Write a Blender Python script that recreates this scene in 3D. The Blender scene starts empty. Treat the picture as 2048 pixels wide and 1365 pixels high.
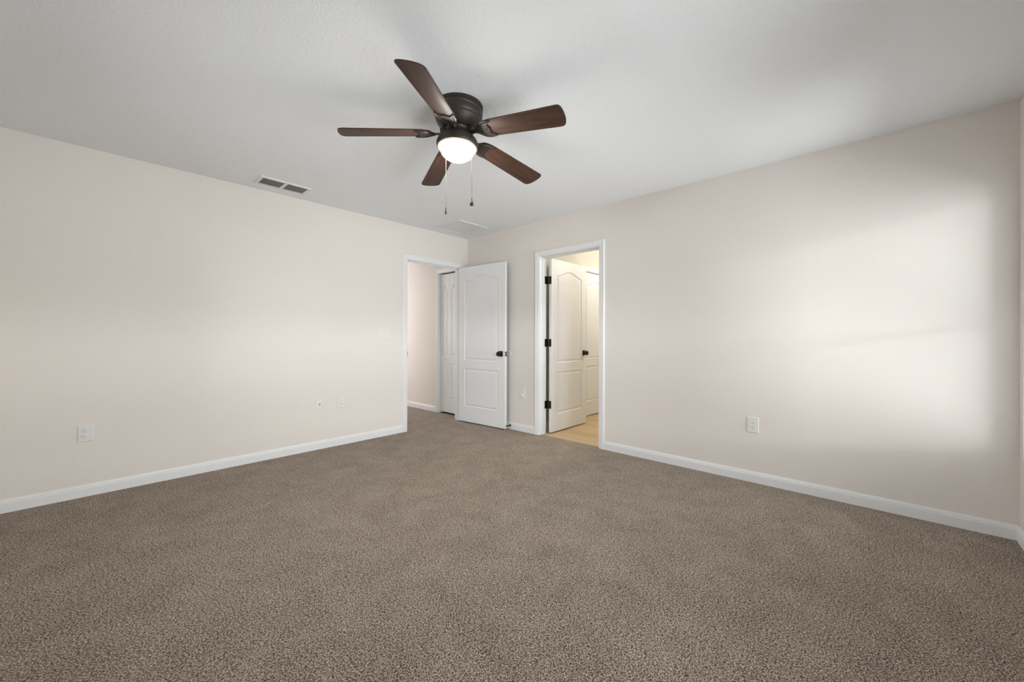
import bpy, bmesh, math
from mathutils import Vector, Matrix

# ------------------------------------------------------------------ camera, sky, exposure
scene = bpy.context.scene
COL = scene.collection
W, LEN, H = 4.647, 4.11, 2.44          # room: x 0..W, y -LEN..0, ceiling height
TH = 0.115                             # wall thickness

cam_d = bpy.data.cameras.new('camera'); cam = bpy.data.objects.new('camera', cam_d); COL.objects.link(cam)
yaw, roll = 0.743886, 0.0022546
Rv = Vector((math.cos(yaw), math.sin(yaw), 0)); Fv = Vector((-math.sin(yaw), math.cos(yaw), 0)); Zv = Vector((0, 0, 1))
right = Rv*math.cos(roll) + Zv*math.sin(roll); up = -Rv*math.sin(roll) + Zv*math.cos(roll)
m = Matrix.Identity(4)
for i in range(3):
    m[i][0] = right[i]; m[i][1] = up[i]; m[i][2] = -Fv[i]
m[0][3], m[1][3], m[2][3] = 4.04496, -3.49906, 1.12457
cam.matrix_world = m
cam_d.sensor_width = 36; cam_d.lens = 782.93*36/2048; cam_d.shift_y = -9.13/2048
cam_d.clip_start = 0.02
scene.camera = cam

scene.view_settings.view_transform = 'Standard'
scene.view_settings.look = 'None'
scene.view_settings.gamma = 1.0
scene.view_settings.use_curve_mapping = False
scene.view_settings.exposure = 0.0

world = bpy.data.worlds.new('hazy_sky'); scene.world = world; world.use_nodes = True
wn, wl = world.node_tree.nodes, world.node_tree.links
bg = wn['Background']; tc = wn.new('ShaderNodeTexCoord'); sx = wn.new('ShaderNodeSeparateXYZ')
wl.new(tc.outputs['Generated'], sx.inputs[0])
SKY_TINT = (0.98, 1.0, 1.045); GROUND_TINT = (0.98, 1.0, 1.045)
EAST = dict(ground=14.0, low=11.5, band=33.0, high=8.0)      # radiance by elevation: sunlit ground, horizon haze, bright low sky, upper sky
SOUTH = dict(ground=3.3, low=1.0, band=17.0, high=3.0)
# the bright low sky is a strip cut off above by straight eaves parallel to each window wall, so it is laid out by slope (rise over run away from the wall)
def slope(axis, sign):
    ng = wn.new('ShaderNodeMath'); ng.operation = 'MULTIPLY'; ng.inputs[1].default_value = sign; wl.new(sx.outputs[axis], ng.inputs[0])
    mxm = wn.new('ShaderNodeMath'); mxm.operation = 'MAXIMUM'; mxm.inputs[1].default_value = .03; wl.new(ng.outputs[0], mxm.inputs[0])
    dv = wn.new('ShaderNodeMath'); dv.operation = 'DIVIDE'; wl.new(sx.outputs['Z'], dv.inputs[0]); wl.new(mxm.outputs[0], dv.inputs[1])
    mr = wn.new('ShaderNodeMapRange'); mr.inputs['From Min'].default_value = -0.5; mr.inputs['From Max'].default_value = 0.5; wl.new(dv.outputs[0], mr.inputs['Value'])
    return mr
def sky_ramp(q, mr):
    r_ = wn.new('ShaderNodeValToRGB'); cr = r_.color_ramp; e = cr.elements
    while len(e) > 1: e.remove(e[0])
    e[0].position = 0; k = q['ground']; e[0].color = (k*GROUND_TINT[0], k*GROUND_TINT[1], k*GROUND_TINT[2], 1)
    for el, key in ((-1, 'ground'), (0, 'low'), (6, 'low'), (7, 'band'), (10.5, 'band'), (11.5, 'high'), (26, 'high')):
        t = GROUND_TINT if key == 'ground' else SKY_TINT
        x = e.new(math.tan(math.radians(el)) + 0.5); x.color = (q[key]*t[0], q[key]*t[1], q[key]*t[2], 1)
    wl.new(mr.outputs[0], r_.inputs[0]); return r_
r_east, r_south = sky_ramp(EAST, slope('X', 1)), sky_ramp(SOUTH, slope('Y', -1))
azs = wn.new('ShaderNodeMath'); azs.operation = 'ADD'; azr = wn.new('ShaderNodeMapRange'); azr.interpolation_type = 'SMOOTHSTEP'
wl.new(sx.outputs['X'], azs.inputs[0]); wl.new(sx.outputs['Y'], azs.inputs[1])
wl.new(azs.outputs[0], azr.inputs['Value']); azr.inputs['From Min'].default_value = -0.6; azr.inputs['From Max'].default_value = 0.2
smx = wn.new('ShaderNodeMix'); smx.data_type = 'RGBA'
wl.new(azr.outputs[0], smx.inputs[0]); wl.new(r_south.outputs[0], smx.inputs[6]); wl.new(r_east.outputs[0], smx.inputs[7])
wl.new(smx.outputs[2], bg.inputs['Color']); bg.inputs['Strength'].default_value = 1.0

# window openings (in the two walls behind and beside the camera)
WIN1 = (-0.91, -0.072, 0.46, 1.99)      # wall_right: y0 y1 z0 z1
WIN2 = (-2.70, -1.55, 0.46, 1.99)      # wall_right, unseen window added to brighten the ceiling and left wall
WIN3 = (1.00, 2.60, 0.46, 1.99)        # wall_front: x0 x1 z0 z1; unseen window added for fill light

def portal(name, loc, rot, sx_, sy_):
    d = bpy.data.lights.new(name, 'AREA'); d.shape = 'RECTANGLE'; d.size = sx_; d.size_y = sy_
    d.cycles.is_portal = True
    o = bpy.data.objects.new(name, d); o.location = loc; o.rotation_euler = rot; COL.objects.link(o)
for q in (WIN1, WIN2): portal('window_portal', (W+TH+.02, (q[0]+q[1])/2, (q[2]+q[3])/2), (0, math.pi/2, 0), q[3]-q[2], q[1]-q[0])
portal('window_portal', ((WIN3[0]+WIN3[1])/2, -LEN-TH-.02, (WIN3[2]+WIN3[3])/2), (math.pi/2, 0, 0), WIN3[1]-WIN3[0], WIN3[3]-WIN3[2])

def point(name, loc, power, color, r):
    d = bpy.data.lights.new(name, 'POINT'); d.energy = power; d.color = color; d.shadow_soft_size = r
    o = bpy.data.objects.new(name, d); o.location = loc; COL.objects.link(o)
HALL_W, BATH_W, BOWL = 58.0, 36.0, 100.0     # lamp powers, bowl emission
point('hall_low_light', (-3.0, -0.80, 1.4), HALL_W, (.97, 1, 1.03), .10)  # unseen hall light, set low to brighten the lower hall wall
point('bathroom_vanity_lamp', (2.15, 1.40, 2.22), BATH_W*.7, (1, .95, .82), .10)
point('bathroom_fill_light', (1.60, 2.75, 2.25), BATH_W*.5, (1, .95, .82), .10)  # added light, brightens the gap behind the open bathroom door

# ------------------------------------------------------------------ materials
def mat(name, color, rough=.5, metal=0, spec=.5, emit=None, estr=0):
    m_ = bpy.data.materials.new(name); m_.use_nodes = True
    b = m_.node_tree.nodes['Principled BSDF']
    b.inputs['Base Color'].default_value = (*color, 1); b.inputs['Roughness'].default_value = rough
    b.inputs['Metallic'].default_value = metal; b.inputs['Specular IOR Level'].default_value = spec
    if emit:
        b.inputs['Emission Color'].default_value = (*emit, 1); b.inputs['Emission Strength'].default_value = estr
    return m_
def nodes(m_): return m_.node_tree.nodes, m_.node_tree.links, m_.node_tree.nodes['Principled BSDF']

def plaster(name, color, scale, strength, rough=.75, dist=.004):
    m_ = mat(name, color, rough, spec=.25); n, l, b = nodes(m_)
    t = n.new('ShaderNodeTexCoord'); a = n.new('ShaderNodeTexNoise'); c = n.new('ShaderNodeTexNoise')
    a.inputs['Scale'].default_value = scale; a.inputs['Detail'].default_value = 3; a.inputs['Roughness'].default_value = .55
    c.inputs['Scale'].default_value = scale*.35; c.inputs['Detail'].default_value = 2; c.inputs['Distortion'].default_value = 1.2
    r = n.new('ShaderNodeMapRange'); r.inputs['From Min'].default_value = .42; r.inputs['From Max'].default_value = .62
    mx = n.new('ShaderNodeMath'); mx.operation = 'ADD'
    bp = n.new('ShaderNodeBump'); bp.inputs['Strength'].default_value = strength; bp.inputs['Distance'].default_value = dist
    for q in (a, c): l.new(t.outputs['Object'], q.inputs['Vector'])
    l.new(c.outputs['Fac'], r.inputs['Value']); l.new(r.outputs[0], mx.inputs[0]); l.new(a.outputs['Fac'], mx.inputs[1])
    l.new(mx.outputs[0], bp.inputs['Height']); l.new(bp.outputs[0], b.inputs['Normal'])
    return m_
M_WALL = plaster('wall_paint', (.772, .722, .676), 210, .13)
M_CEIL = plaster('ceiling_paint', (.86, .87, .885), 150, .30)
M_BATHWALL = plaster('bathroom_wall_paint', (.72, .69, .62), 210, .13)
M_WHITE = mat('white_trim_paint', (.80, .80, .80), .38)
M_DOOR = mat('white_door_paint', (.78, .78, .78), .42)
M_PLASTIC = mat('white_plastic', (.77, .75, .73), .35)
M_SLOT = mat('socket_slot', (.02, .02, .02), .6)
M_BRONZE = mat('oil_rubbed_bronze', (.022, .017, .014), .38, .6)
M_FANMETAL = mat('fan_bronze', (.042, .031, .025), .48, .4)
M_CHAIN = mat('chain_metal', (.07, .067, .063), .5, .4)
M_PEND = mat('dark_pendant', (.03, .03, .028), .4, .2)
M_BOLT = mat('brass_bolt', (.5, .45, .38), .3, .9)
M_VENT = mat('vent_white', (.76, .76, .75), .45)
M_DUCT = mat('duct_grey', (.30, .30, .28), .8)
M_LOUVER = mat('louver_grey', (.60, .60, .58), .5)
M_DARK = mat('closet_shade', (.05, .045, .04), .9)
M_BOWL = mat('frosted_bowl_lit', (.9, .9, .88), .4, emit=(1, .965, .90), estr=BOWL)

M_RIM = mat('fitter_lip_glow', (.32, .27, .2), .4, emit=(1, .84, .62), estr=.28)  # fitter lip: bowl light falling on it put in as cream glow

def carpet_mat():
    m_ = mat('carpet_pile', (.3, .25, .2), .95, spec=.05); n, l, b = nodes(m_)
    t = n.new('ShaderNodeTexCoord')
    w = n.new('ShaderNodeTexNoise'); w.inputs['Scale'].default_value = 40; w.inputs['Detail'].default_value = 1
    va = n.new('ShaderNodeVectorMath'); va.operation = 'SCALE'; va.inputs['Scale'].default_value = .010
    vb = n.new('ShaderNodeVectorMath'); vb.operation = 'ADD'
    l.new(t.outputs['Object'], w.inputs['Vector']); l.new(w.outputs['Color'], va.inputs[0])
    l.new(t.outputs['Object'], vb.inputs[0]); l.new(va.outputs[0], vb.inputs[1])
    strands = []                                                     # three layers of short yarn strands lying in different directions
    for ang, sc in ((25, (130, 255, 1)), (85, (135, 240, 1)), (-40, (125, 265, 1))):
        mp = n.new('ShaderNodeMapping'); mp.inputs['Rotation'].default_value = (0, 0, math.radians(ang)); mp.inputs['Location'].default_value = (ang*.37, ang*.11, 0)
        m2 = n.new('ShaderNodeVectorMath'); m2.operation = 'MULTIPLY'; m2.inputs[1].default_value = sc
        no = n.new('ShaderNodeTexNoise'); no.noise_dimensions = '2D'; no.inputs['Scale'].default_value = 1; no.inputs['Detail'].default_value = 1.5; no.inputs['Roughness'].default_value = .5
        l.new(vb.outputs[0], mp.inputs[0]); l.new(mp.outputs[0], m2.inputs[0]); l.new(m2.outputs[0], no.inputs['Vector']); strands.append(no)
    mx1 = n.new('ShaderNodeMath'); mx1.operation = 'MAXIMUM'; mx2 = n.new('ShaderNodeMath'); mx2.operation = 'MAXIMUM'
    l.new(strands[0].outputs['Fac'], mx1.inputs[0]); l.new(strands[1].outputs['Fac'], mx1.inputs[1])
    l.new(mx1.outputs[0], mx2.inputs[0]); l.new(strands[2].outputs['Fac'], mx2.inputs[1])
    big = n.new('ShaderNodeTexNoise'); big.inputs['Scale'].default_value = 5.0; big.inputs['Detail'].default_value = 4; big.inputs['Distortion'].default_value = .6
    l.new(t.outputs['Object'], big.inputs['Vector'])
    add = n.new('ShaderNodeMath'); add.operation = 'MULTIPLY_ADD'; add.inputs[1].default_value = .075
    l.new(big.outputs['Fac'], add.inputs[0]); l.new(mx2.outputs[0], add.inputs[2])
    r = n.new('ShaderNodeValToRGB'); e = r.color_ramp.elements
    e[0].position = .505; e[0].color = (.050, .033, .024, 1)
    e[1].position = .80; e[1].color = (.74, .64, .55, 1)
    q = e.new(.637); q.color = (.32, .256, .205, 1)
    l.new(add.outputs[0], r.inputs[0]); l.new(r.outputs[0], b.inputs['Base Color'])
    bp = n.new('ShaderNodeBump'); bp.inputs['Strength'].default_value = .7; bp.inputs['Distance'].default_value = .008
    l.new(mx2.outputs[0], bp.inputs['Height']); l.new(bp.outputs[0], b.inputs['Normal'])
    return m_
M_CARPET = carpet_mat()

def wood_floor_mat():
    m_ = mat('oak_plank', (.5, .36, .2), .45, spec=.35); n, l, b = nodes(m_)
    t = n.new('ShaderNodeTexCoord'); br = n.new('ShaderNodeTexBrick')
    br.inputs['Scale'].default_value = 1; br.inputs['Brick Width'].default_value = 1.2; br.inputs['Row Height'].default_value = .15
    br.inputs['Mortar Size'].default_value = .0012; br.offset = .37
    br.inputs['Color1'].default_value = (.60, .44, .26, 1); br.inputs['Color2'].default_value = (.48, .34, .19, 1); br.inputs['Mortar'].default_value = (.22, .15, .08, 1)
    mp = n.new('ShaderNodeMapping'); mp.inputs['Scale'].default_value = (2.5, 30, 1)
    no = n.new('ShaderNodeTexNoise'); no.inputs['Scale'].default_value = 1.6; no.inputs['Detail'].default_value = 5; no.inputs['Distortion'].default_value = .6
    l.new(t.outputs['Object'], br.inputs['Vector']); l.new(t.outputs['Object'], mp.inputs[0]); l.new(mp.outputs[0], no.inputs['Vector'])
    r = n.new('ShaderNodeMapRange'); r.inputs['To Min'].default_value = .72; r.inputs['To Max'].default_value = 1.25
    l.new(no.outputs['Fac'], r.inputs['Value'])
    mx = n.new('ShaderNodeVectorMath'); mx.operation = 'SCALE'; l.new(br.outputs['Color'], mx.inputs[0]); l.new(r.outputs[0], mx.inputs['Scale'])
    l.new(mx.outputs[0], b.inputs['Base Color'])
    return m_
M_OAK = wood_floor_mat()

def blade_mat():
    m_ = mat('walnut_blade', (.08, .035, .02), .55, spec=.3); n, l, b = nodes(m_)
    t = n.new('ShaderNodeTexCoord'); mp = n.new('ShaderNodeMapping'); mp.inputs['Scale'].default_value = (3, 60, 60)
    no = n.new('ShaderNodeTexNoise'); no.inputs['Scale'].default_value = 1.5; no.inputs['Detail'].default_value = 5
    l.new(t.outputs['Object'], mp.inputs[0]); l.new(mp.outputs[0], no.inputs['Vector'])
    r = n.new('ShaderNodeValToRGB'); r.color_ramp.elements[0].position = .3; r.color_ramp.elements[0].color = (.042, .020, .013, 1)
    r.color_ramp.elements[1].position = .7; r.color_ramp.elements[1].color = (.082, .042, .027, 1)
    l.new(no.outputs['Fac'], r.inputs[0]); l.new(r.outputs[0], b.inputs['Base Color'])
    return m_
M_BLADE = blade_mat()

def glass_mat():
    m_ = bpy.data.materials.new('window_glass'); m_.use_nodes = True; n, l = m_.node_tree.nodes, m_.node_tree.links
    n.remove(n['Principled BSDF']); tr = n.new('ShaderNodeBsdfTransparent'); gl = n.new('ShaderNodeBsdfGlossy'); gl.inputs['Roughness'].default_value = .02
    fr = n.new('ShaderNodeFresnel'); mx = n.new('ShaderNodeMixShader'); tr.inputs[0].default_value = (.94, .96, .95, 1)
    l.new(fr.outputs[0], mx.inputs[0]); l.new(tr.outputs[0], mx.inputs[1]); l.new(gl.outputs[0], mx.inputs[2]); l.new(mx.outputs[0], n['Material Output'].inputs[0])
    return m_
M_GLASS = glass_mat()

# ------------------------------------------------------------------ mesh helpers
def box(bm, x0, x1, y0, y1, z0, z1, bev=0):
    vs = [bm.verts.new(p) for p in ((x0,y0,z0),(x1,y0,z0),(x1,y1,z0),(x0,y1,z0),(x0,y0,z1),(x1,y0,z1),(x1,y1,z1),(x0,y1,z1))]
    fs = [bm.faces.new([vs[i] for i in f]) for f in ((0,3,2,1),(4,5,6,7),(0,1,5,4),(1,2,6,5),(2,3,7,6),(3,0,4,7))]
    if bev:
        es = list({e for f in fs for e in f.edges}); bmesh.ops.bevel(bm, geom=es, offset=bev, segments=2, affect='EDGES', profile=.5)
def finish(name, bm, material, parent=None, smooth=False, loc=None):
    bmesh.ops.recalc_face_normals(bm, faces=bm.faces[:])
    me = bpy.data.meshes.new(name); bm.to_mesh(me); bm.free(); me.materials.append(material)
    if smooth:
        for p in me.polygons: p.use_smooth = True
        try: me.set_sharp_from_angle(angle=math.radians(35))
        except Exception: pass
    o = bpy.data.objects.new(name, me); COL.objects.link(o)
    if parent: o.parent = parent
    if loc: o.location = loc
    return o
def boxes(name, lst, material, parent=None, bev=0):
    bm = bmesh.new()
    for b in lst: box(bm, *b, bev=bev)
    return finish(name, bm, material, parent)
def empty(name, loc=(0,0,0), rotz=0):
    o = bpy.data.objects.new(name, None); COL.objects.link(o); o.location = loc; o.rotation_euler = (0,0,rotz); o.empty_display_size = .1
    return o
def tag(o, label=None, cat=None, group=None, kind=None):
    if label: o['label'] = label
    if cat: o['category'] = cat
    if group: o['group'] = group
    if kind: o['kind'] = kind
    return o
def struct(o, label=None, cat=None): return tag(o, label, cat, kind='structure')
def lathe(bm, prof, axis='z', seg=32, c=(0,0,0)):
    rings = []
    for r, h in prof:
        ring = []
        if r < 1e-6:
            ring = [bm.verts.new(_ax(0, 0, h, axis, c))]
        else:
            for k in range(seg):
                a = 2*math.pi*k/seg; ring.append(bm.verts.new(_ax(r*math.cos(a), r*math.sin(a), h, axis, c)))
        rings.append(ring)
    for A, B in zip(rings, rings[1:]):
        for k in range(seg):
            k2 = (k+1) % seg
            if len(A) == 1 and len(B) == 1: continue
            if len(A) == 1: bm.faces.new((A[0], B[k], B[k2]))
            elif len(B) == 1: bm.faces.new((A[k], B[0], A[k2]))
            else: bm.faces.new((A[k], B[k], B[k2], A[k2]))
    for ring, fl in ((rings[0], 1), (rings[-1], 0)):
        if len(ring) > 2: bm.faces.new(ring)
def _ax(u, v, h, axis, c):
    if axis == 'z': p = (u, v, h)
    elif axis == 'y': p = (u, h, v)
    else: p = (h, u, v)
    return (p[0]+c[0], p[1]+c[1], p[2]+c[2])
def prism(bm, pts, h0, h1, plane='xy', bev=0):
    def P(p, h): return (p[0], p[1], h) if plane == 'xy' else (p[0], h, p[1])
    A = [bm.verts.new(P(p, h0)) for p in pts]; B = [bm.verts.new(P(p, h1)) for p in pts]
    n = len(pts); f0 = bm.faces.new(A); f1 = bm.faces.new(B)
    for k in range(n): bm.faces.new((A[k], A[(k+1) % n], B[(k+1) % n], B[k]))
    if bev:
        bmesh.ops.bevel(bm, geom=list(f0.edges)+list(f1.edges), offset=bev, segments=2, affect='EDGES', profile=.5)
def sweep(bm, path, prof, closed=False):
    """path: list of (point, side vector, out vector); prof: (u along side, v along out)."""
    rows = [[bm.verts.new(Vector(p) + Vector(s)*u + Vector(o)*v) for u, v in prof] for p, s, o in path]
    n = len(prof)
    for A, B in zip(rows, rows[1:]):
        for k in range(n): bm.faces.new((A[k], A[(k+1) % n], B[(k+1) % n], B[k]))
    bm.faces.new(rows[0]); bm.faces.new(rows[-1])

# ------------------------------------------------------------------ room shell
HEAD = 2.03
OP1 = (-0.93, -0.12)                   # hall opening in wall_left (y)
OP2 = (1.258, 2.016)                   # bathroom opening in wall_back (x)
JT = 0.018                             # jamb board thickness
def wall_with_hole(name, axis, a0, a1, n0, n1, h0, h1, zb, zt, material):
    """axis 'x': wall runs along x with thickness y n0..n1; one hole h0..h1, zb..zt."""
    L_ = [(a0, h0, 0, H), (h1, a1, 0, H), (h0, h1, zt, H)]
    if zb > 0: L_.append((h0, h1, 0, zb))
    bm = bmesh.new()
    for p, q, z0, z1 in L_:
        if axis == 'x': box(bm, p, q, n0, n1, z0, z1)
        else: box(bm, n0, n1, p, q, z0, z1)
    return struct(finish(name, bm, material))
wall_with_hole('wall_left', 'y', -LEN-TH, .02, -TH, 0, OP1[0]-JT, OP1[1]+JT, 0, HEAD+JT, M_WALL)
wall_with_hole('wall_back', 'x', 0, W+TH, 0, TH, OP2[0]-JT, OP2[1]+JT, 0, HEAD+JT, M_WALL)
bm = bmesh.new()
for y0, y1, z0, z1 in ((-LEN-TH, WIN2[0], 0, H), (WIN2[1], WIN1[0], 0, H), (WIN1[1], 0, 0, H), (WIN1[0], WIN1[1], 0, WIN1[2]), (WIN1[0], WIN1[1], WIN1[3], H), (WIN2[0], WIN2[1], 0, WIN2[2]), (WIN2[0], WIN2[1], WIN2[3], H)):
    box(bm, W, W+TH, y0, y1, z0, z1)
struct(finish('wall_right', bm, M_WALL))
wall_with_hole('wall_front', 'x', 0, W, -LEN-TH, -LEN, WIN3[0], WIN3[1], WIN3[2], WIN3[3], M_WALL)
def slab(name, x0, x1, y0, y1, z0, z1, material):
    bm = bmesh.new(); box(bm, x0, x1, y0, y1, z0, z1); return struct(finish(name, bm, material))
bm = bmesh.new()
box(bm, -3.6, W, -LEN, .035, -.05, 0)
struct(finish('floor', bm, M_CARPET))
slab('ceiling', -TH, W+TH, -LEN-TH, TH, H, H+.1, M_CEIL)

# hall beyond wall_left
HY = 0.02
BF = (-0.66, -0.24)                    # bifold closet opening (x)
bm = bmesh.new()
box(bm, -3.6, BF[0]-JT, HY, HY+TH, 0, H); box(bm, BF[1]+JT, 0, HY, HY+TH, 0, H); box(bm, BF[0]-JT, BF[1]+JT, HY, HY+TH, 2.05+JT, H)
struct(finish('wall_hall_back', bm, M_WALL))
slab('wall_hall_front', -3.6, -TH, -1.25, -1.14, 0, H, M_WALL)
slab('wall_hall_end', -3.7, -3.6, -1.25, HY+TH, 0, H, M_WALL)
slab('ceiling_hall', -3.7, -TH, -1.25, HY+TH, H, H+.1, M_CEIL)
bm = bmesh.new()   # shallow linen closet behind the bifold doors, its unlit shade painted dark
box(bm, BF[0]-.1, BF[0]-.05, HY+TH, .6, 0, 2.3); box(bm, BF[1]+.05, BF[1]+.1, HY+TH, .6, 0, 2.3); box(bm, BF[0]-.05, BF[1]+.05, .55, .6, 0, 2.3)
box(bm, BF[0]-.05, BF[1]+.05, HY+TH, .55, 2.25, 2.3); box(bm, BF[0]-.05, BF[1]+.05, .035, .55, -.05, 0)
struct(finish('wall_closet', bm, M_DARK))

# bathroom beyond wall_back
BX = 1.125
BC = (1.105, 1.875)                    # closet opening in the bathroom's left wall (y)
bm = bmesh.new()
box(bm, BX-TH, BX, TH, BC[0]-JT, 0, H); box(bm, BX-TH, BX, BC[1]+JT, 3.1, 0, H); box(bm, BX-TH, BX, BC[0]-JT, BC[1]+JT, HEAD+JT, H)
box(bm, BX-TH-.05, BX-TH, BC[0]-.1, BC[1]+.1, 0, 2.2)
struct(finish('wall_bathroom_left', bm, M_BATHWALL))
slab('wall_bathroom_right', 3.1, 3.2, TH, 3.1, 0, H, M_BATHWALL)
slab('wall_bathroom_back', BX-TH, 3.2, 3.1, 3.2, 0, H, M_BATHWALL)
slab('ceiling_bathroom', BX-TH, 3.2, TH, 3.2, H, H+.1, M_CEIL)
bm = bmesh.new(); box(bm, BX-TH-.05, 3.1, .035, 3.1, -.05, 0.002)
struct(finish('floor_bathroom', bm, M_OAK))

# ------------------------------------------------------------------ baseboards
BH = .083
BPROF = [(0, 0), (.013, 0), (.013, .058), (.0105, .063), (.0105, .069), (.007, .077), (.005, BH), (0, BH)]   # (out, up)
def baseboard(name, p0, p1, out, material=M_WHITE):
    bm = bmesh.new(); o = Vector(out)
    rows = [[bm.verts.new(Vector(p) + o*a + Zv*b) for a, b in BPROF] for p in (p0, p1)]
    n = len(BPROF)
    for k in range(n): bm.faces.new((rows[0][k], rows[0][(k+1) % n], rows[1][(k+1) % n], rows[1][k]))
    bm.faces.new(rows[0]); bm.faces.new(rows[1])
    return struct(finish(name, bm, material))
CW = .06                               # casing width
baseboard('baseboard_left', (0, -LEN, 0), (0, OP1[0]-.006-CW, 0), (1, 0, 0))
baseboard('baseboard_back', (0, 0, 0), (OP2[0]-.006-CW, 0, 0), (0, -1, 0))
baseboard('baseboard_back', (OP2[1]+.006+CW, 0, 0), (W, 0, 0), (0, -1, 0))
baseboard('baseboard_right', (W, 0, 0), (W, -LEN, 0), (-1, 0, 0))
baseboard('baseboard_front', (0, -LEN, 0), (W, -LEN, 0), (0, 1, 0))
baseboard('baseboard_hall', (-3.6, HY, 0), (BF[0]-.006-CW, HY, 0), (0, -1, 0))
baseboard('baseboard_bathroom', (BX, TH, 0), (BX, BC[0]-.006-CW, 0), (1, 0, 0))

# ------------------------------------------------------------------ door trims (casing + jamb + stop)
CPROF = [(0, 0), (0, .008), (.006, .0105), (.012, .0105), (.016, .0125), (.038, .0145), (.044, .017), (.054, .017), (.058, .0135), (CW, .0125), (CW, 0)]
def trim(name, origin, along, out, w, head, depth, label_stop=.045, stop_off=.036):
    """origin: bottom of left jamb face on the wall face; along: unit along the opening; out: wall normal towards viewer."""
    A, O = Vector(along), Vector(out); o = Vector(origin); rv = .006
    root = empty(name, origin); struct(root)
    bm = bmesh.new()
    L_ = -A*rv; R_ = A*(w+rv)
    path = [(L_, -A, O), (L_+Zv*(head+rv), -A+Zv, O), (R_+Zv*(head+rv), A+Zv, O), (R_, A, O)]
    sweep(bm, path, CPROF)
    finish('casing', bm, M_WHITE, root)
    def bx(bm, a0, a1, d0, d1, z0, z1):
        p = A*a0 + O*d0; q = A*a1 + O*d1
        box(bm, min(p.x, q.x), max(p.x, q.x), min(p.y, q.y), max(p.y, q.y), z0, z1)
    bm = bmesh.new()
    bx(bm, -JT, 0, -depth, 0, 0, head+JT); bx(bm, w, w+JT, -depth, 0, 0, head+JT); bx(bm, 0, w, -depth, 0, head, head+JT)
    finish('jamb', bm, M_WHITE, root)
    if stop_off is not None:
        bm = bmesh.new(); s0, s1, t = -stop_off-.03, -stop_off, .011
        bx(bm, 0, t, s0, s1, 0, head); bx(bm, w-t, w, s0, s1, 0, head); bx(bm, t, w-t, s0, s1, head-t, head)
        finish('stop_molding', bm, M_WHITE, root)
    return root
t1 = trim('trim_1', (0, OP1[0], 0), (0, 1, 0), (1, 0, 0), OP1[1]-OP1[0], HEAD, TH)
boxes('strike_plate', [(-.034, .004, .0, .0025, .885, .945)], M_BRONZE, t1)
t2 = trim('trim_2', (OP2[0], 0, 0), (1, 0, 0), (0, -1, 0), OP2[1]-OP2[0], HEAD, TH, stop_off=.042)
t3 = trim('trim_3', (BF[0], HY, 0), (1, 0, 0), (0, -1, 0), BF[1]-BF[0], 2.05, TH, stop_off=None)
t4 = trim('trim_4', (BX, BC[0], 0), (0, 1, 0), (1, 0, 0), BC[1]-BC[0], HEAD, TH, stop_off=.06)

# ------------------------------------------------------------------ moulded two-panel arch-top doors
def inset(poly, d):
    n = len(poly); out = []
    for i in range(n):
        p0, p1, p2 = (Vector(poly[(i+j-1) % n]) for j in range(3))
        e1 = (p1-p0).normalized(); e2 = (p2-p1).normalized()
        n1 = Vector((-e1.y, e1.x)); n2 = Vector((-e2.y, e2.x)); b = n1+n2
        k = b.length_squared
        out.append(p1 + b*(2*d/k if k > .3 else d/.5))
    return [tuple(p) for p in out]
def arch_panel(x0, x1, z0, z1, rise, n=20):
    pts = [(x0, z0), (x1, z0), (x1, z1)]
    for k in range(1, n):
        u = 1-k/n
        pts.append((x0+(x1-x0)*u, z1 + rise*(.5-.5*math.cos(2*math.pi*u))**.85))
    pts.append((x0, z1)); return pts
PPROF = [(0, 0), (.004, .006), (.010, .0085), (.016, .007), (.036, .0012)]
def leaf_mesh(w, h, t, panels, prof=PPROF):
    bm = bmesh.new(); bound = []
    for side in (0, 1):
        y = 0 if side == 0 else t; sg = 1 if side == 0 else -1
        outer = [bm.verts.new((x, y, z)) for x, z in ((0, 0), (w, 0), (w, h), (0, h))]
        edges = [bm.edges.new((outer[i], outer[(i+1) % 4])) for i in range(4)]
        bound.append(outer)
        for P in panels:
            loops = []
            for d, dep in prof:
                loops.append([bm.verts.new((x, y+sg*dep, z)) for x, z in (inset(P, d) if d else P)])
            n = len(P)
            edges += [bm.edges.new((loops[0][i], loops[0][(i+1) % n])) for i in range(n)]
            for A, B in zip(loops, loops[1:]):
                for i in range(n): bm.faces.new((A[i], A[(i+1) % n], B[(i+1) % n], B[i]))
            bm.faces.new(loops[-1])
        bmesh.ops.triangle_fill(bm, edges=edges, use_beauty=True, use_dissolve=False)
    for i in range(4):
        bm.faces.new((bound[0][i], bound[0][(i+1) % 4], bound[1][(i+1) % 4], bound[1][i]))
    return bm
def two_panel(w, h=2.012, st=.112):
    return leaf_mesh(w, h, .035, [[(st, .20), (w-st, .20), (w-st, .69), (st, .69)], arch_panel(st, w-st, .80, 1.83, .062)])
def knob_set(parent, x, z, t, sides=(0, 1)):
    for s in sides:
        sg = -1 if s == 0 else 1; y0 = 0 if s == 0 else t
        bm = bmesh.new(); y1 = y0+sg*.007
        box(bm, x-.033, x+.033, min(y0, y1), max(y0, y1), z-.033, z+.033, bev=.002)
        lathe(bm, [(.015, y0+sg*.007), (.014, y0+sg*.018), (.012, y0+sg*.026), (.017, y0+sg*.032), (.026, y0+sg*.039), (.029, y0+sg*.049), (.026, y0+sg*.058), (.016, y0+sg*.063), (0, y0+sg*.064)], 'y', 24, (x, 0, z))
        k = finish('door_knob', bm, M_BRONZE, parent, smooth=True)
        tag(k, 'dark bronze knob on a square rosette')

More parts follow.
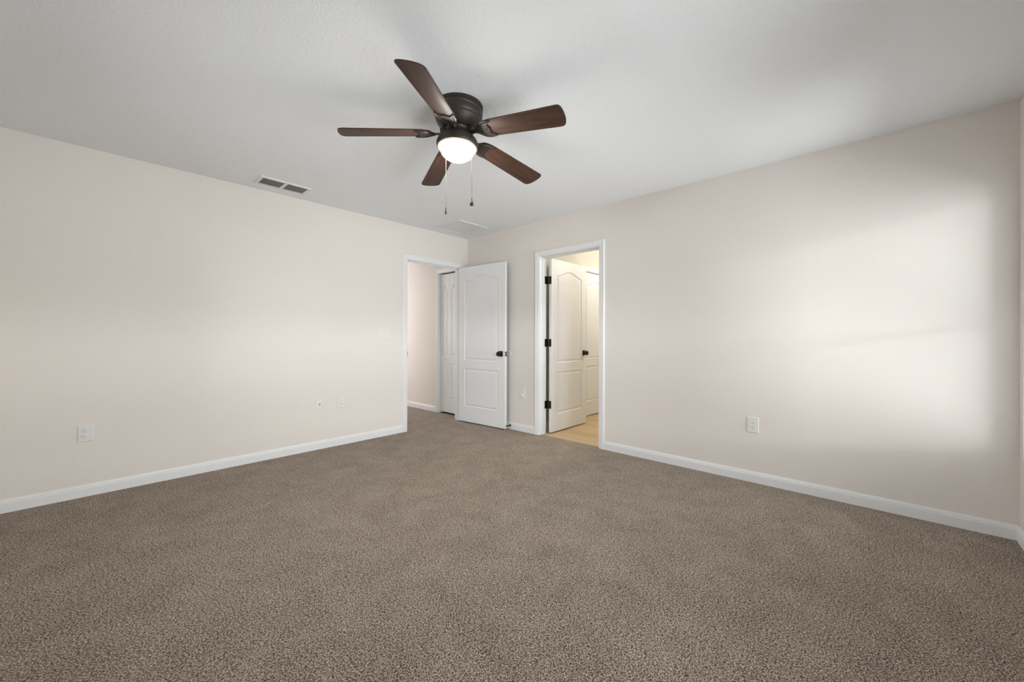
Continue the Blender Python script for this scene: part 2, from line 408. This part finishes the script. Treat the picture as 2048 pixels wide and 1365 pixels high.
# door_1: bedroom door, hinged beside the corner, swung open almost flat to wall_back
d1 = struct(empty('door_1', (.006, -.157, .014), math.radians(4.0)))
LW1 = .80
leaf = finish('door_leaf', two_panel(LW1), M_DOOR, d1)
knob_set(d1, LW1-.066, .90, .035)
bm = bmesh.new(); box(bm, LW1-.0005, LW1+.0012, .005, .030, .872, .928, bev=.0004); finish('latch_plate', bm, M_BRONZE, d1)
bm = bmesh.new(); lathe(bm, [(.008, LW1), (.008, LW1+.008), (.005, LW1+.011), (0, LW1+.011)], 'x', 16, (0, .0175, .90)); finish('latch_bolt', bm, M_BOLT, d1, smooth=True)
for z in (.28, 1.03, 1.78):
    bm = bmesh.new(); lathe(bm, [(.006, z-.045), (.006, z+.045)], 'z', 12, (-.008, .038, 0)); box(bm, -.0015, .0, .004, .034, z-.045, z+.045)
    finish('hinge', bm, M_BRONZE, d1)

# door_2: bathroom door, swung square into the bathroom
d2 = struct(empty('door_2', (1.323, .133, .016), math.radians(90)))
LW2 = .745
finish('door_leaf', two_panel(LW2), M_DOOR, d2)
knob_set(d2, LW2-.062, .90, .035)
for z in (.318, 1.035, 1.762):
    bm = bmesh.new()
    box(bm, -.0022, .0, .004, .034, z-.045, z+.045, bev=.0008)                       # plate on the door edge
    lathe(bm, [(.0055, z-.047), (.0055, z+.047)], 'z', 12, (-.006, .041, 0))         # knuckle
    box(bm, -.046, -.008, .0625, .0645, z-.045, z+.045, bev=.0008)                   # plate on the jamb
    box(bm, -.010, -.006, .041, .064, z-.045, z+.045)
    finish('hinge', bm, M_BRONZE, d2, smooth=False)

# door_3: narrow white bifold closet door in the hall
d3 = struct(empty('door_3', (BF[0]+.006, HY+.03, .02)))
bw = (BF[1]-BF[0]-.014)/2
for k in range(2):
    P = [[(.045, .20), (bw-.045, .20), (bw-.045, .71), (.045, .71)], arch_panel(.045, bw-.045, .83, 1.80, .055)]
    lf = finish('folding_panel', leaf_mesh(bw, 2.012, .032, P, [(0, 0), (.004, .0055), (.009, .007), (.014, .0055), (.026, .0018)]), M_DOOR, d3)
    lf.location = (k*(bw+.002), 0, 0)
    if k == 0:
        bm = bmesh.new(); lathe(bm, [(.010, 0), (.008, -.012), (.015, -.02), (.017, -.028), (.012, -.034), (0, -.035)], 'y', 20, (bw*.5, 0, .77))
        finish('closet_knob', bm, M_DOOR, lf, smooth=True)
# door_4: closed closet door inside the bathroom
d4 = struct(empty('door_4', (BX-.022, BC[0]+.003, .014), math.radians(90)))
finish('door_leaf', two_panel(BC[1]-BC[0]-.006), M_DOOR, d4)
knob_set(d4, BC[1]-BC[0]-.07, .90, .035, sides=(0,))

# ------------------------------------------------------------------ windows (beside and behind the camera; the last two added for fill)
def window(name, origin, along, out, w, h):
    """origin: lower corner of the opening on the room side; along x in local, out = towards room."""
    A, O = Vector(along), Vector(out)
    root = empty(name, origin); struct(root)
    def bx(bm, a0, a1, d0, d1, z0, z1):
        p = A*a0 + O*d0; q = A*a1 + O*d1
        box(bm, min(p.x, q.x), max(p.x, q.x), min(p.y, q.y), max(p.y, q.y), z0, z1)
    bm = bmesh.new(); f, d0, d1 = .035, -TH, -TH+.055
    bx(bm, 0, f, d0, d1, 0, h); bx(bm, w-f, w, d0, d1, 0, h); bx(bm, f, w-f, d0, d1, 0, f); bx(bm, f, w-f, d0, d1, h-f, h)
    finish('window_frame', bm, M_WHITE, root)
    bm = bmesh.new(); bx(bm, f, w-f, d0+.01, d1-.01, h/2-.02, h/2+.02); finish('meeting_rail', bm, M_WHITE, root)
    for z0, z1 in ((f, h/2-.02), (h/2+.02, h-f)):
        bm = bmesh.new(); bx(bm, f, w-f, d0+.024, d0+.028, z0, z1); finish('pane', bm, M_GLASS, root)
    bm = bmesh.new(); bx(bm, 0, w, -TH+.055, 0, 0, .012); finish('window_sill', bm, M_WHITE, root)
    return root
window('window_1', (W, WIN1[0], WIN1[2]), (0, 1, 0), (-1, 0, 0), WIN1[1]-WIN1[0], WIN1[3]-WIN1[2])
window('fill_window_2', (W, WIN2[0], WIN2[2]), (0, 1, 0), (-1, 0, 0), WIN2[1]-WIN2[0], WIN2[3]-WIN2[2])
window('fill_window_3', (WIN3[0], -LEN, WIN3[2]), (1, 0, 0), (0, 1, 0), WIN3[1]-WIN3[0], WIN3[3]-WIN3[2])

# ------------------------------------------------------------------ ceiling fan
FT = Vector((2.298, -2.0548, H))
ax = Vector((-.0015, .0457, 1)).normalized(); ex = Vector((0, 1, 0)).cross(ax).normalized(); ey = ax.cross(ex)
tilt = Matrix((ex, ey, ax)).transposed()
fan = empty('ceiling_fan', FT)
tag(fan, 'flush-mount ceiling fan with five dark walnut blades and a lit frosted bowl', 'ceiling fan')
def fpart(name, bm, material, parent=None, smooth=True, mtx=None):
    o = finish(name, bm, material, parent or fan, smooth=smooth)
    o.matrix_local = (mtx if mtx is not None else tilt.to_4x4())
    return o
bm = bmesh.new(); lathe(bm, [(.128, -.012), (.138, -.012), (.138, 0), (.128, 0)], 'z', 64)
mp_ = finish('mounting_ring', bm, M_FANMETAL, fan, smooth=True)
bm = bmesh.new()
lathe(bm, [(.10, -.008), (.134, -.008), (.136, -.012), (.136, -.020), (.133, -.022), (.133, -.025), (.137, -.027), (.1375, -.034), (.135, -.038), (.1355, -.044), (.136, -.054),
           (.1345, -.066), (.131, -.074), (.1285, -.077), (.1285, -.081), (.126, -.090), (.121, -.099), (.1185, -.102), (.116, -.106), (.108, -.116), (.098, -.125), (.088, -.132), (.080, -.136), (.06, -.138)], 'z', 64)
fpart('motor_housing', bm, M_FANMETAL)
bm = bmesh.new()
lathe(bm, [(.05, -.134), (.074, -.136), (.073, -.141), (.0685, -.146), (.068, -.152), (.05, -.156)], 'z', 48)
fpart('switch_housing', bm, M_FANMETAL)
bm = bmesh.new()
lathe(bm, [(.055, -.150), (.069, -.152), (.074, -.159), (.084, -.168), (.097, -.180), (.108, -.192), (.115, -.205), (.119, -.217), (.1195, -.226), (.118, -.234), (.1145, -.240), (.112, -.2405), (.110, -.236)], 'z', 64)
fpart('light_fitter', bm, M_FANMETAL)
bm = bmesh.new()
RB, DB, zt = .0965, .064, -.248
lathe(bm, [(RB*math.cos(a), zt - DB*math.sin(a)) for a in [k*math.pi/2/14 for k in range(15)]], 'z', 48)
bowl = fpart('glass_bowl', bm, M_BOWL); tag(bowl, 'glowing white frosted glass bowl')
bm = bmesh.new(); lathe(bm, [(.1125, -.2395), (.110, -.2425), (.104, -.2465), (.0965, -.2485), (.0955, -.2475), (.1125, -.2385)], 'z', 64)
rim = fpart('fitter_lip', bm, M_RIM); tag(rim, 'cream fitter lip around the bowl, bowl light painted as glow')
# blades
def rounded(pts, rads, n=6):
    out = []; N = len(pts)
    for i in range(N):
        p0, p1, p2 = (Vector(pts[(i+j-1) % N]) for j in range(3)); r = rads[i]
        if r <= 0: out.append(tuple(p1)); continue
        a = (p0-p1); b = (p2-p1); ra = min(r, a.length*.49); rb = min(r, b.length*.49)
        q0 = p1 + a.normalized()*ra; q1 = p1 + b.normalized()*rb
        for k in range(n+1):
            t = k/n; out.append(tuple(q0*(1-t)**2 + p1*2*t*(1-t) + q1*t*t))
    return out
TH0, DROOP, PITCH, ZB = 2.1331+math.pi, .098, .2259, 2.2852-H
w0, w1 = .1158, .1376
def halfw(r): return (w0+(w1-w0)*(r-.22)/.42)/2
blade_pts = [(.150, -.036), (.195, -halfw(.195)), (.645, -halfw(.645)), (.655, -.03), (.651, .03), (.634, halfw(.634)), (.195, halfw(.195)), (.150, .036)]
blade_pts = rounded(blade_pts, [.02, .05, .016, .04, .04, .022, .05, .02])
# bracket outline: arm, shield and two curled prongs
brk = [(.078, -.014), (.128, -.012), (.145, -.030), (.165, -.050), (.195, -.060), (.232, -.0575), (.246, -.050), (.232, -.044), (.214, -.036), (.206, -.020),
       (.216, -.008), (.222, 0), (.216, .008), (.206, .020), (.214, .036), (.232, .044), (.246, .050), (.232, .0575), (.195, .060), (.165, .050), (.145, .030), (.128, .012), (.078, .014)]
brk = rounded(brk, [0, .01]+[.012]*(len(brk)-3)+[0], 3)
for k in range(5):
    b = TH0 + k*2*math.pi/5
    u = ex*math.cos(b) + ey*math.sin(b); v = -ex*math.sin(b) + ey*math.cos(b)
    ud = (u - ax*DROOP).normalized()
    vv = v*math.cos(PITCH) - ax*math.sin(PITCH); nn = ud.cross(vv).normalized(); vv = nn.cross(ud)
    M4 = Matrix((ud, vv, nn)).transposed().to_4x4(); M4.translation = ax*ZB
    bm = bmesh.new(); prism(bm, blade_pts, 0, .006, bev=.0012); bl = fpart('blade', bm, M_BLADE, mtx=M4)
    bm = bmesh.new(); prism(bm, brk, -.006, -.0005, bev=.0015)
    # raised scroll ridge and boss on the underside
    for s in (-1, 1):
        path = [(.130, s*.006), (.145, s*.016), (.165, s*.034), (.192, s*.047), (.222, s*.050), (.236, s*.048)]
        for (a0, c0), (a1, c1) in zip(path, path[1:]):
            d = Vector((a1-a0, c1-c0, 0)); n_ = Vector((-d.y, d.x, 0)).normalized()*.0035
            q = [Vector((a0, c0, -.0055))-n_, Vector((a1, c1, -.0055))-n_, Vector((a1, c1, -.0055))+n_, Vector((a0, c0, -.0055))+n_]
            t_ = [Vector((a0, c0, -.0105)), Vector((a1, c1, -.0105))]
            vs = [bm.verts.new(p) for p in q+t_]
            bm.faces.new((vs[0], vs[1], vs[5], vs[4])); bm.faces.new((vs[3], vs[4], vs[5], vs[2])); bm.faces.new((vs[0], vs[4], vs[3])); bm.faces.new((vs[1], vs[2], vs[5]))
    bk = fpart('blade_bracket', bm, M_FANMETAL, mtx=M4)
    for (a, c) in ((.178, -.030), (.178, .030), (.195, 0)):
        bm = bmesh.new(); lathe(bm, [(.0055, -.006), (.0055, -.0075), (.003, -.009), (0, -.009)], 'z', 12, (a, c, 0)); finish('screw', bm, M_FANMETAL, bk, smooth=True)
    # arm root block bolted under the motor
    bm = bmesh.new()
    prism(bm, rounded([(.058, -.020), (.100, -.013), (.100, .013), (.058, .020)], [.006]*4), 0, .026, bev=.003); fpart('bracket_foot', bm, M_FANMETAL, parent=bk, mtx=Matrix.Identity(4))
# pull chains (they hang plumb)
def chain(dx, dy, z_top, z_bot, teardrop):
    c = empty('pull_chain'); c.parent = fan
    off = Rv*dx + Fv*dy; c.location = off
    bm = bmesh.new(); z0, z1 = z_bot-H+.030, z_top-H; n = int((z1-z0)/.0042); prof = []
    for k in range(n):
        z = z0 + (z1-z0)*k/n
        prof += [(.0007, z), (.0015, z+(z1-z0)/n*.5)]
    prof.append((.0007, z1)); lathe(bm, prof, 'z', 8)
    finish('bead_chain', bm, M_CHAIN, c, smooth=True)
    bm = bmesh.new(); zb = z_bot-H
    if teardrop: pr = [(0, zb), (.006, zb+.001), (.010, zb+.005), (.0112, zb+.010), (.009, zb+.018), (.0045, zb+.027), (.0025, zb+.034), (.002, zb+.044), (0, zb+.044)]
    else: pr = [(0, zb), (.004, zb+.001), (.006, zb+.006), (.0058, zb+.012), (.0035, zb+.022), (.0028, zb+.040), (0, zb+.042)]
    lathe(bm, pr, 'z', 16); finish('pendant', bm, M_PEND, c, smooth=True)
chain(.081, -.062, 2.225, 1.852, True)
chain(-.083, .055, 2.245, 1.842, False)

# ------------------------------------------------------------------ ceiling register and access panel
vent = empty('ceiling_vent', (.265, -2.338, H))
tag(vent, 'white two-bank metal air register on the ceiling by the left wall', 'air vent')
hw, hl = .102, .198
bm = bmesh.new()
for a0, a1, b0, b1 in ((-hw, -hw+.024, -hl, hl), (hw-.024, hw, -hl, hl), (-hw+.024, hw-.024, -hl, -hl+.024), (-hw+.024, hw-.024, hl-.024, hl), (-hw+.024, hw-.024, -.012, .012)):
    box(bm, a0, a1, b0, b1, -.010, -.0005)
finish('frame', bm, M_VENT, vent)
bm = bmesh.new(); box(bm, -hw+.024, hw-.024, -hl+.024, hl-.024, -.0015, -.0005); finish('duct_opening', bm, M_DUCT, vent)
for b0, b1 in ((-hl+.024, -.012), (.012, hl-.024)):
    n = 24
    for k in range(n):
        y = b0 + (b1-b0)*(k+.5)/n
        bm = bmesh.new(); vs = []
        for (yy, zz) in ((y-.0022, -.0085), (y-.0014, -.0090), (y+.0024, -.0028), (y+.0016, -.0022)):
            vs.append((yy, zz))
        A = [bm.verts.new((-hw+.026, p, q)) for p, q in vs]; B = [bm.verts.new((hw-.040, p, q)) for p, q in vs]
        for i in range(4): bm.faces.new((A[i], A[(i+1) % 4], B[(i+1) % 4], B[i]))
        bm.faces.new(A); bm.faces.new(B)
        finish('louver', bm, M_LOUVER, vent)
hatch = empty('ceiling_panel', (.400, -.445, H))
tag(hatch, 'flat white square framed panel on the ceiling near the far corner', 'ceiling panel')
s = .228
bm = bmesh.new()
for a0, a1, b0, b1 in ((-s, -s+.022, -s, s), (s-.022, s, -s, s), (-s+.022, s-.022, -s, -s+.022), (-s+.022, s-.022, s-.022, s)): box(bm, a0, a1, b0, b1, -.010, -.0005, bev=.002)
finish('frame', bm, M_VENT, hatch)
bm = bmesh.new(); box(bm, -s+.022, s-.022, -s+.022, s-.022, -.006, -.0005); finish('panel', bm, M_VENT, hatch)

# ------------------------------------------------------------------ wall plates. local frame: x along the wall, -y towards the room, z up
def plate(name, loc, rot, w, h, label, cat, group=None):
    r = empty(name, loc, rot); tag(r, label, cat, group)
    bm = bmesh.new(); t = .006
    pts = [(-w/2, -h/2), (w/2, -h/2), (w/2, h/2), (-w/2, h/2)]
    A = [bm.verts.new((x, -.0003, z)) for x, z in pts]; k = .0035
    B = [bm.verts.new((x, -.003, z)) for x, z in pts]
    C_ = [bm.verts.new((x-math.copysign(k, x), -t, z-math.copysign(k, z))) for x, z in pts]
    for P, Q in ((A, B), (B, C_)):
        for i in range(4): bm.faces.new((P[i], P[(i+1) % 4], Q[(i+1) % 4], Q[i]))
    bm.faces.new(A); bm.faces.new(C_)
    finish('cover_plate', bm, M_PLASTIC, r)
    return r
def receptacle(r, zc):
    bm = bmesh.new(); pts = []
    for k in range(32):
        a = 2*math.pi*k/32; x, z = .0172*math.cos(a), .0172*math.sin(a); z = max(-.0135, min(.0135, z)); pts.append((x, zc+z))
    prism(bm, pts, -.0078, -.0055, 'xz', bev=.0006)
    o = finish('socket', bm, M_PLASTIC, r)
    bm = bmesh.new()
    for x, hh in ((-.0063, .0042), (.0063, .0034)): box(bm, x-.0011, x+.0011, -.0080, -.0060, zc+.003-hh, zc+.003+hh)
    lathe(bm, [(.0026, -.0080), (.0026, -.0060)], 'y', 12, (0, 0, zc-.0075))
    finish('slot', bm, M_SLOT, o)
def outlet(loc, rot, label, cap=False, covers=False):
    r = plate('power_outlet', loc, rot, .078, .120, label, 'outlet')
    receptacle(r, .0195); receptacle(r, -.0195)
    bm = bmesh.new(); lathe(bm, [(.0028, -.0058), (.0028, -.0072), (0, -.0075)], 'y', 12); finish('screw', bm, M_PLASTIC, r)
    if covers:
        for zc in (.0195, -.0195):
            bm = bmesh.new(); prism(bm, [(.0205*math.cos(2*math.pi*k/32), zc+.0105*math.sin(2*math.pi*k/32)) for k in range(32)], -.0125, -.0058, 'xz')
            box(bm, -.0045, .0045, -.0175, -.0120, zc-.0070, zc+.0070, bev=.0008)
            finish('safety_cover', bm, M_PLASTIC, r)
    if cap:
        bm = bmesh.new(); lathe(bm, [(.0165, -.0082), (.0165, -.020), (.014, -.024), (0, -.025)], 'y', 24, (0, 0, -.020)); finish('plug_cap', bm, M_PLASTIC, r, smooth=True)
    return r
LR = math.pi/2     # plate on wall_left faces +x
outlet((0, -3.502, .443), LR, 'white outlet with two oval safety covers, low on the left wall nearest the camera', covers=True)
outlet((0, -1.714, .443), LR, 'white duplex outlet on the left wall, right of the cable jack plate')
outlet((3.367, 0, .443), 0, 'white duplex outlet alone on the wall right of the bathroom doorway')
outlet((1.000, 0, .446), 0, 'white outlet with a round cap, between the two doorways', cap=True)
jk = plate('cable_jack', (0, -1.930, .444), LR, .072, .116, 'white cable jack plate with one dark centre connector on the left wall', 'jack plate')
bm = bmesh.new(); lathe(bm, [(.0055, -.0055), (.0055, -.010), (.0048, -.010), (.0048, -.016), (0, -.016)], 'y', 16); finish('coax_connector', bm, M_PEND, jk, smooth=True)
sw = plate('light_switch', (0, -1.227, 1.153), LR, .124, .124, 'white double rocker light switch on the left wall beside the hall doorway', 'light switch')
for x, tl in ((-.023, 1), (.023, -1)):
    bm = bmesh.new(); a, hh = .0165, .033
    pts = [(-.0055, -hh), (-.0058-(.0045 if tl < 0 else .0008), -hh), (-.0072, 0), (-.0058-(.0045 if tl > 0 else .0008), hh), (-.0055, hh)]
    A = [bm.verts.new((x-a, y, z)) for y, z in pts]; B = [bm.verts.new((x+a, y, z)) for y, z in pts]
    for i in range(5): bm.faces.new((A[i], A[(i+1) % 5], B[(i+1) % 5], B[i]))
    bm.faces.new(A); bm.faces.new(B); finish('rocker', bm, M_PLASTIC, sw)

# wall bumper disc and spring door stop behind door_1
bp = empty('wall_bumper', (.775, 0, .913)); tag(bp, 'white round wall bumper behind the open bedroom door knob', 'door bumper')
bm = bmesh.new(); lathe(bm, [(.037, -.0003), (.037, -.004), (.034, -.0065), (.024, -.0065), (.021, -.004), (0, -.004)], 'y', 40); finish('bumper_disc', bm, M_PLASTIC, bp, smooth=True)
ds = empty('door_stop', (.80, -.0135, .045)); tag(ds, 'small dark rigid door stop on the baseboard beside the open bedroom door', 'door stop')
bm = bmesh.new(); lathe(bm, [(.013, 0), (.013, -.005), (.009, -.009), (.005, -.012), (0, -.012)], 'y', 20, (.012, 0, 0)); finish('base_flange', bm, M_BRONZE, ds, smooth=True)
bm = bmesh.new(); lathe(bm, [(.0045, -.010), (.0045, -.058)], 'y', 16, (.012, 0, 0)); finish('rod', bm, M_BRONZE, ds, smooth=True)
bm = bmesh.new(); lathe(bm, [(.007, -.056), (.008, -.060), (.008, -.068), (.005, -.072), (0, -.072)], 'y', 16, (.012, 0, 0)); finish('rubber_tip', bm, M_PEND, ds, smooth=True)
